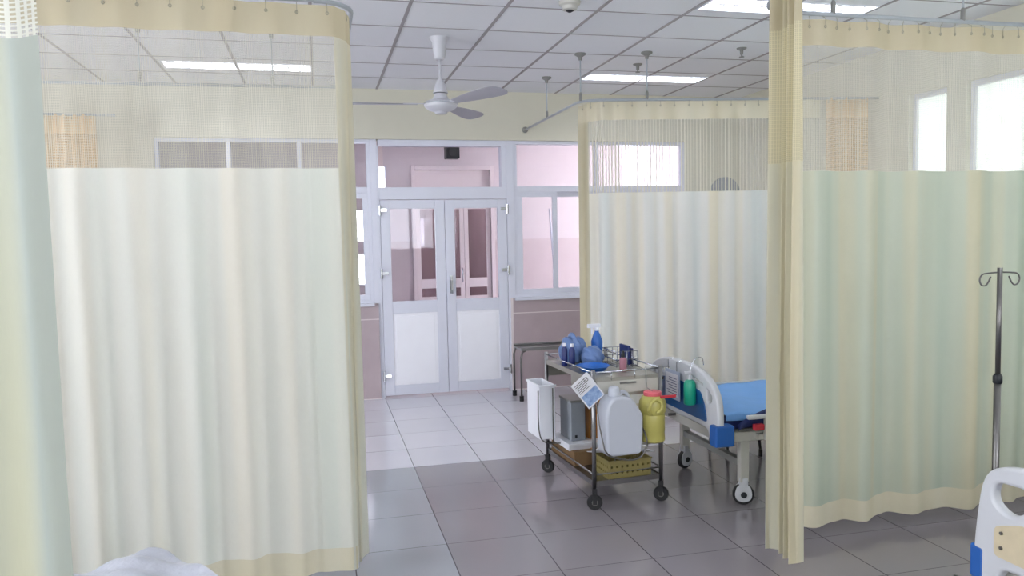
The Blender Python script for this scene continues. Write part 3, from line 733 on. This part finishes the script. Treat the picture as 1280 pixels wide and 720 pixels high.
for i in range(7): ln.box(-.0115, -.0107, -.07, .05+.02*math.sin(i*2), .095+i*.016, .0985+i*.016)
ln.build('text_lines', 'dblue', t)
MB().tube([(-.004, -.06, .24), (-.004, -.06, .30), (.03, -.06, .302)], .003).tube([(-.004, .06, .24), (-.004, .06, .30), (.03, .06, .302)], .003).build('hanging_hooks', 'chrome', t)
t = thing('dark_container', (2.075, 4.62, .42), 'dark navy box with black lid between the trolley and the far bed', 'container')
box('container_body', 'dblue', t, -.03, .03, -.04, .04, 0, .24, bevel=.01)
box('container_lid', 'black', t, -.035, .035, -.045, .045, .24, .26, bevel=.006)
# stool beyond the bed
t = thing('stool', (2.86, 5.02, 0), 'low steel stool standing behind the far bed', 'stool')
for (x, y) in [(-.13, -.13), (.13, -.13), (-.13, .13), (.13, .13)]:
    lg = MB().tube([(x, y, .03), (x*.8, y*.8, .36)], .010).build('leg', 'dsteel', t, smooth=True)
    MB().lathe([(.014, 0), (.014, .05)], (x, y, 0), 10).build('rubber_foot', 'rubber', lg)
MB().lathe([(.15, .355), (.155, .36), (.155, .375), (.15, .385)], (0,0,0), 28).build('seat', 'steel', t, smooth='angle')
t = thing('waste_bin', (3.02, 4.55, 0), 'navy blue bin on the floor under the far bed', 'bin')
MB().lathe([(.10, 0), (.11, .01), (.13, .26), (.135, .27), (.13, .27), (.12, .26)], (0,0,0), 28).build('bin_body', 'navy', t, smooth='angle')
MB().lathe([(.134, .262), (.14, .266), (.14, .276), (.13, .278)], (0,0,0), 28).build('bin_rim', 'dblue', t)

# ------------------------------------------------------------------ steel trolley
TL = (1.69, 4.61, 0); TR = math.radians(4.0)
t = thing('trolley', TL, 'stainless steel medical trolley on four black casters, in front of the far bed', 'trolley', rz=TR)
a_, b_ = .215, .385
for (x, y) in [(-a_, -b_), (a_, -b_), (a_, b_), (-a_, b_)]:
    MB().tube([(x, y, .105), (x, y, .815)], .0125, 12).build('leg', 'steel', t, smooth=True)
    caster(t, x, y, R=.045, shroud=None, rz=random.uniform(-.9, .9), zt=.125)
top = MB(); top.box(-a_, a_, -b_, b_, .755, .762)
top.box(-a_, a_, -b_-.002, -b_+.002, .655, .765).box(-a_, a_, b_-.002, b_+.002, .655, .765).box(-a_-.002, -a_+.002, -b_, b_, .735, .765).box(a_-.002, a_+.002, -b_, b_, .655, .765)
top.build('top_tray', 'steel_mat', t, bevel=.001)
dr = MB().box(-a_+.012, a_-.012, -b_+.01, -.02, .66, .752); dro = dr.build('drawer', 'steel_mat', t, bevel=.003)
MB().box(-a_+.02, a_-.02, -b_-.008, -b_-.003, .672, .745).build('drawer_front', 'beige', dro, bevel=.002)
MB().box(-.05, .05, -b_-.018, -b_-.008, .725, .735).build('drawer_pull', 'steel', dro)
gr = MB(); z = .80
gr.tube([(-a_, -b_, z), (a_, -b_, z)], .005).tube([(a_, -b_, z), (a_, b_, z)], .005).tube([(a_, b_, z), (-a_, b_, z)], .005).tube([(-a_, b_, z), (-a_, -b_, z)], .004)
for x in (-.1, .05): gr.tube([(x, -b_, z), (x, -b_, .75)], .003)
gr.build('guard_rail', 'chrome', t, smooth=True)
sh1 = MB().box(-a_, a_, .0, b_, .262, .270).box(-a_, a_, 0, .006, .245, .285).box(-a_, -a_+.006, 0, b_, .245, .285); sh1.build('middle_shelf', 'fix', t, bevel=.001)
sh2 = MB().box(-a_, a_, -b_, b_, .150, .157)
for (x0,x1,y0,y1) in [(-a_-.002,-a_+.003,-b_,b_),(a_-.003,a_+.002,-b_,b_),(-a_,a_,-b_-.002,-b_+.003),(-a_,a_,b_-.003,b_+.002)]: sh2.box(x0,x1,y0,y1,.135,.166)
sh2.build('bottom_shelf', 'steel', t)
rr = MB(); z = .205
rr.tube([(-a_, -b_, z), (a_, -b_, z), (a_, b_, z), (-a_, b_, z)], .0055, closed=True); rr.build('shelf_rail', 'steel', t, smooth=True)
TM = Matrix.Translation(TL) @ Matrix.Rotation(TR, 4, 'Z')
def onT(x, y, z): return tuple(TM @ Vector((x, y, z)))
# things on and in the trolley
def tt(name, p, label, cat, rz=0.0, group=None): return thing(name, onT(*p), label, cat, group, rz=TR+rz)
t = tt('plastic_bin', (-.295, .28, .29), 'white rectangular bin hung on the left side of the trolley', 'bin')
bn = MB(); w1, d1, h1 = .052, .12, .35
for (x0,x1,y0,y1) in [(-w1,w1,-d1,-d1+.004),(-w1,w1,d1-.004,d1),(-w1,-w1+.004,-d1,d1),(w1-.004,w1,-d1,d1)]: bn.box(x0,x1,y0,y1,0,h1)
bn.box(-w1,w1,-d1,d1,0,.004).box(-w1-.008,w1+.008,-d1-.008,-d1,h1-.012,h1).box(-w1-.008,w1+.008,d1,d1+.008,h1-.012,h1).box(-w1-.008,-w1,-d1,d1,h1-.012,h1)
bn.build('bin_body', 'fix', t, bevel=.002)
MB().tube(smoothpath([(-w1-.014,-d1-.014,h1-.03), (-w1-.014,-d1-.014,.08), (-w1+.02,-d1-.014,-.01), (w1+.02,-d1-.014,-.03), (w1+.06,-d1-.014,-.03)], 5), .004).tube([(w1-.02,-d1-.014,h1-.02),(w1-.02,-d1-.014,-.03)], .004).build('wire_bracket', 'dsteel', t, smooth=True)
t = tt('storage_box', (-.10, .20, .2715), 'grey box standing on the middle shelf of the trolley', 'box')
box('box_body', 'gbox', t, -.055, .045, -.09, .10, 0, .25, bevel=.006); box('box_lid', 'grey', t, -.06, .05, -.095, .105, .25, .265, bevel=.003)
for i, yy in enumerate((-.03,)): box('label_strip', 'black', t, -.03, -.015, -.096, -.0905, .02, .04)
t = tt('carton', (.055, .22, .2715), 'orange-brown carton standing on the middle shelf of the trolley', 'box')
box('carton_body', 'orange', t, -.075, .075, -.10, .10, 0, .27, bevel=.003); box('carton_flap', 'brown', t, -.075, -.06, -.106, -.101, .01, .26)
MB().tube(smoothpath([(.02,-.106,.12), (.02,-.108,.05), (.035,-.106,.035), (.05,-.106,.05)], 5), .005).build('strap', 'red', t, smooth=True)
t = tt('carton', (-.05, .05, .158), 'brown carton lying on the bottom shelf of the trolley', 'box')
box('carton_body', 'brown', t, -.15, .12, -.10, .30, 0, .09, bevel=.003); box('carton_flap', 'orange', t, -.02, -.005, -.10, .30, .0905, .093)
# yellow perforated basket
t = tt('plastic_basket', (.03, -.24, .158), 'yellow perforated basket on the bottom shelf of the trolley', 'basket')
def perf(nm, x0, x1, y, flip):
    hs = []
    n = 8
    for i in range(n):
        for j in range(2):
            cx = x0+(x1-x0)*(i+.5)/n; cz = .035+.035*j; hs.append([(cx-.006, cz-.007), (cx+.006, cz-.007), (cx+.006, cz+.007), (cx-.006, cz+.007)])
    o = curve_plate(nm, [(x0,0),(x1,0),(x1,.105),(x0,.105)], hs, .005, 'ybasket', t, bevel=.0008, axis='x' if flip else 'y', at=y); return o
perf('side', -.14, .13, -.12, False); perf('side', -.14, .13, .12, False); perf('side', -.12, .12, -.14, True); perf('side', -.12, .12, .13, True)
box('bottom', 'ybasket', t, -.14, .13, -.12, .12, .0, .004)
MB().box(-.148, .138, -.128, -.118, .100, .108).box(-.148, .138, .118, .128, .100, .108).box(-.148, -.138, -.12, .12, .100, .108).box(.128, .138, -.12, .12, .100, .108).build('rim', 'ybasket', t, bevel=.002)
def pap(u, v):
    x = -.19+.33*u; y = -.15+.24*v; return Vector((x, y, .125 + .10*(1-v)**2*(1-u*.8) + .008*math.sin(9*u+4*v)))
tag(MB().grid(pap, 14, 10).build('paper_sheaf', 'paper', smooth=True, solid=.004, loc=onT(.03, -.24, .158)), 'white papers slumped over the yellow basket on the trolley', 'papers').rotation_euler = (0, 0, TR)
# jerrycan
t = tt('jerrycan', (-.095, -.47, .345), 'large milky white jerrycan hung on the near end of the trolley', 'jerrycan')
jb = MB(); prof = [(-.118,.0),(.118,.0),(.122,.23),(.055,.345),(.005,.345),(-.02,.36),(-.075,.36),(-.095,.33),(-.118,.27)]
prof = [(-.095,.0),(.10,.0),(.116,.04),(.12,.225),(.055,.322),(.0,.335),(-.06,.335),(-.095,.30),(-.112,.22),(-.108,.03)]
jb.prism(rounded(prof, .02, 4), -.07, .07, 'y'); jb.build('can_body', 'jerry', t, bevel=.018, smooth='angle')
MB().lathe([(.030,.33),(.034,.335),(.034,.352),(.030,.378),(.018,.388)], (-.03,0,0), 24).build('cap', 'jerry', t, smooth='angle')
MB().tube(smoothpath([(.0,0,.325),(.02,0,.352),(.05,0,.335),(.075,0,.285)], 5), .011).build('handle', 'jerry', t, smooth=True)
MB().tube(smoothpath([(-.127,-.078,.05),(-.09,-.082,.01),(.02,-.082,-.022),(.09,-.082,-.012),(.132,-.078,.04),(.132,-.078,.09),(.132,-.03,.14),(.128,.04,.17)], 5), .005).tube(smoothpath([(-.127,-.078,.05),(-.127,0,.2),(-.11,.085,.42)], 4), .004).build('wire_hanger', 'dsteel', t, smooth=True)
# sharps container
t = tt('sharps_container', (.115, -.475, .395), 'yellow sharps container with pink lid hung on the trolley', 'container')
MB().lathe([(.060,0),(.068,.006),(.070,.02),(.067,.06),(.070,.065),(.070,.155),(.067,.162),(.074,.172),(.078,.20),(.075,.235),(.060,.262),(.045,.270)], (0,0,0), 28).build('container_body', 'yellow', t, smooth='angle')
MB().tube(smoothpath([(-.045,-.062,.17),(-.062,-.075,.20),(-.05,-.085,.24),(-.015,-.075,.255),(.015,-.08,.235),(.01,-.085,.20),(-.015,-.082,.18)], 4), .009).build('handle', 'yellow', t, smooth=True)
MB().lathe([(.050,.266),(.052,.270),(.052,.288),(.046,.292)], (0,0,0), 24).build('lid', 'pinklid', t, smooth='angle')
MB().box(.02, .12, -.062, -.050, .255, .272).build('red_latch', 'red', t, bevel=.004)
MB().tube([(0,0,.29),(0,.07,.30),(0,.085,.425)], .003).build('hanging_wire', 'chrome', t)
# notice card
t = tt('notice_card', (-.255, -.43, .735), 'tilted white and blue notice card hung on the near left post of the trolley', 'card')
rc = Matrix.Translation((-.02, -.015, -.02)) @ Matrix.Rotation(math.radians(-38), 4, 'Y') @ Matrix.Scale(1.0, 4)
def cardbox(x0,x1,y0,y1,z0,z1): return MB().box(x0,x1,y0,y1,z0,z1,mat=rc)
cardbox(-.062,.062,-.003,0,-.088,.088).build('card', 'paper', t)
a = NT('notice blue print'); o = a.obj(); p = a.n('ShaderNodeBsdfPrincipled'); a.l(a.mix(a.noise(o, 45, 4), srgb(20, 84, 160), srgb(190, 212, 236)), p.inputs['Base Color']); a.l(p.outputs[0], a.out.inputs[0]); M['cardblue'] = a.m
cardbox(-.054,.054,-.0040,-.0031,-.080,-.005).build('blue_picture', 'cardblue', t)
lines = MB()
for i in range(6): lines.box(-.05, .03+.015*math.sin(i*5), -.004, -.0031, .012+i*.011, .0155+i*.011, mat=rc)
lines.build('text_lines', 'dsteel', t)
ringm = MB(); ringm.tube([rc @ Vector((.03+.012*math.cos(q), -.004, .058+.012*math.sin(q))) for q in [2*PI*j/14 for j in range(14)]], .0015, 5, closed=True); ringm.build('round_symbol', 'dsteel', t)
# trolley top items
def blob(name, p, r, label, cat, seed, mat='lbag', n=22):
    rnd = random.Random(seed); f = [(rnd.uniform(2, 6), rnd.uniform(0, 6), rnd.uniform(2, 7), rnd.uniform(0, 6)) for _ in range(5)]
    def fn(u, v):
        th = 2*PI*u; phi = PI*(v*.999+.0005); d = Vector((math.sin(phi)*math.cos(th), math.sin(phi)*math.sin(th), -math.cos(phi)))
        k = 1 + sum(.055*math.sin(a*d.x*2+b+c_*d.z+e*d.y) for a, b, c_, e in f)
        q = Vector((d.x*r[0], d.y*r[1], d.z*r[2]))*k; q.z = max(q.z, -r[2]*.72) + r[2]*.72; return q
    mb = MB().grid(fn, n*2, n); bmesh.ops.remove_doubles(mb.b, verts=mb.b.verts, dist=.0005)
    return tag(mb.build(name, mat, smooth=True, loc=onT(*p)), label, cat)
blob('plastic_bag', (-.08, .25, .763), (.085, .09, .10), 'pale blue knotted plastic bag on the trolley top, left of the blue spray bottle', 'bag', 2)
blob('plastic_bag', (-.02, .07, .763), (.07, .08, .07), 'second pale blue plastic bag on the trolley top, under the spray bottle', 'bag', 5)
t = tt('kidney_tray', (-.10, -.12, .763), 'blue oval tray at the left front of the trolley top', 'tray')
MB().lathe([(.07, 0), (.10, .03), (.106, .032), (.102, .034), (.066, .006)], (0,0,0), 28).build('tray_body', 'cblue', t, smooth='angle')
for i, (x, y) in enumerate([(-.185, .13), (-.15, .09)]):
    t = tt('reagent_bottle', (x, y, .763), ['dark blue bottle with white cap at the left edge of the trolley top', 'dark blue bottle just right of its twin on the trolley top'][i], 'bottle', group='dark blue bottles')
    MB().lathe([(.017, 0), (.019, .005), (.019, .105), (.010, .118), (.010, .125)], (0,0,0), 16).build('bottle_body', 'dblue', t, smooth='angle')
    MB().lathe([(.012, .122), (.012, .142)], (0,0,0), 12).build('cap', 'paper', t)
t = tt('spray_bottle', (.08, .22, .763), 'blue spray bottle with white trigger head on the trolley top', 'bottle')
MB().lathe([(.035, 0), (.038, .006), (.038, .13), (.022, .175), (.014, .19), (.014, .20)], (0,0,0), 20).build('bottle_body', 'cblue', t, smooth='angle')
MB().lathe([(.018, .198), (.018, .218), (.012, .222)], (0,0,0), 14).box(-.065, .025, -.012, .012, .218, .243).box(-.04, -.03, -.006, .006, .175, .22).build('trigger_head', 'fix', t, bevel=.003)
t = tt('reagent_bottle', (.055, -.22, .763), 'small pink bottle with black dropper cap on the trolley top', 'bottle')
MB().lathe([(.020, 0), (.022, .004), (.022, .075), (.010, .088)], (0,0,0), 18).build('bottle_body', 'pinkl', t, smooth='angle')
MB().lathe([(.012, .086), (.013, .10), (.010, .112), (.006, .125)], (0,0,0), 12).build('cap', 'black', t, smooth='angle')
t = tt('wire_rack', (.14, -.01, .763), 'chrome wire rack at the right of the trolley top', 'rack')
wr = MB()
for z in (.01, .05, .10): wr.tube([(-.07,-.09,z),(.07,-.09,z),(.07,.12,z),(-.07,.12,z)], .0028, 6, closed=True)
for x in (-.07, -.035, 0, .035, .07):
    wr.tube([(x,-.09,.0),(x,-.09,.10)], .0022, 6).tube([(x,.12,0),(x,.12,.10)], .0022, 6).tube([(x,-.09,.005),(x,.12,.005)], .0018, 6)
wr.build('wire_frame', 'chrome', t, smooth=True)
MB().box(.03, .045, -.05, .08, .008, .125).box(.052, .064, -.05, .08, .008, .11).build('test_strip_box', 'dblue', t, bevel=.002)
# side table behind
t = thing('side_table', (2.35, 7.36, 0), 'low steel side table by the back wall behind the trolley', 'table')
for (x, y) in [(-.50, -.14), (.50, -.14), (-.50, .14), (.50, .14)]:
    lg = MB().tube([(x, y, .05), (x, y, .42), (x*.97, y, .47), (x*.9, y, .49)], .010).build('leg', 'dsteel', t, smooth=True)
    MB().lathe([(.022, 0), (.022, .05)], (x, y, 0), 12).build('rubber_foot', 'rubber', lg)
MB().box(-.50, .50, -.15, .15, .485, .50).box(-.50, .50, -.15, -.144, .50, .52).box(-.50, .50, .144, .15, .50, .52).build('tabletop', 'steel', t, bevel=.002)
# drip stand
t = thing('drip_stand', (2.668, 2.60, 0), 'grey metal drip stand with two hooks in front of the right curtain', 'drip stand')
ZT = 1.427
MB().tube([(0,0,.06),(0,0,.98)], .0135, 14).build('outer_pole', 'dsteel', t, smooth=True)
MB().tube([(0,0,.97),(0,0,ZT)], .010, 14).build('inner_pole', 'dsteel', t, smooth=True)
MB().lathe([(.015,.955),(.018,.96),(.018,.985),(.012,.995)], (0,0,0), 16).build('height_collar', 'black', t, smooth='angle')
for s in (-1, 1):
    pts = [(0,0,ZT-.018),(s*.05,0,ZT-.020),(s*.085,0,ZT-.025),(s*.098,0,ZT-.045),(s*.090,0,ZT-.066),(s*.070,0,ZT-.070),(s*.055,0,ZT-.055),(s*.045,0,ZT-.035)]
    MB().tube(smoothpath(pts, 5), .0032, 8).build('hook', 'dsteel', t, smooth=True)
MB().lathe([(.03,.05),(.03,.08),(.016,.10)], (0,0,0), 16).build('base_hub', 'dsteel', t, smooth='angle')
for i in range(5):
    q = 2*PI*i/5+PI/2; lg = MB().tube([(0,0,.07),(.2*math.cos(q),.2*math.sin(q),.06)], .011).build('leg', 'dsteel', t, smooth=True)
    MB().lathe([(.025,-.01),(.025,.01)], (.2*math.cos(q),.2*math.sin(q),.025), 16, 'x').build('caster', 'rubber', lg)
# stretcher with plastic covered mattress (bottom left corner)
ax = Vector((-.80, -.60, 0)).normalized(); ang = math.atan2(ax.y, ax.x)
t = thing('stretcher', (-.54, 2.75, 0), 'stretcher covered in crumpled white plastic, its corner peeking up at the bottom left', 'stretcher', rz=ang)
Wd, Ln = .58, 1.50
def mat_fn(u, v):
    x = Ln*u; y = Wd*v
    z = .585 + .018*math.sin(5*x+2*y)*math.sin(7*y+1) + .010*math.sin(21*x-13*y) + .006*math.sin(47*x+31*y)
    return Vector((x, y, z))
tp = MB(); nx, ny = 70, 34
tp.grid(mat_fn, nx, ny)
for (f, n_) in [((lambda u, v: Vector((Ln*u, 0, mat_fn(u, 0).z*v + .50*(1-v)))), nx), ((lambda u, v: Vector((Ln*u, Wd, mat_fn(u, 1).z*v + .50*(1-v)))), nx), ((lambda u, v: Vector((0, Wd*u, mat_fn(0, u).z*v + .50*(1-v)))), ny), ((lambda u, v: Vector((Ln, Wd*u, mat_fn(1, u).z*v + .50*(1-v)))), ny)]: tp.grid(f, n_, 4)
tp.box(0, Ln, 0, Wd, .495, .50)
bmesh.ops.remove_doubles(tp.b, verts=tp.b.verts, dist=.0006)
tp.build('covered_mattress', 'plasticwrap', t, smooth='angle', bevel=0)
MB().box(.02, Ln-.02, .02, Wd-.02, .45, .494).build('frame', 'grey', t, bevel=.004)
for x in (.12, Ln-.12):
    for y in (.08, Wd-.08):
        MB().tube([(x, y, .13), (x, y, .455)], .016).build('leg', 'steel', t, smooth=True); caster(t, x, y, R=.05, shroud=None, zt=.14)
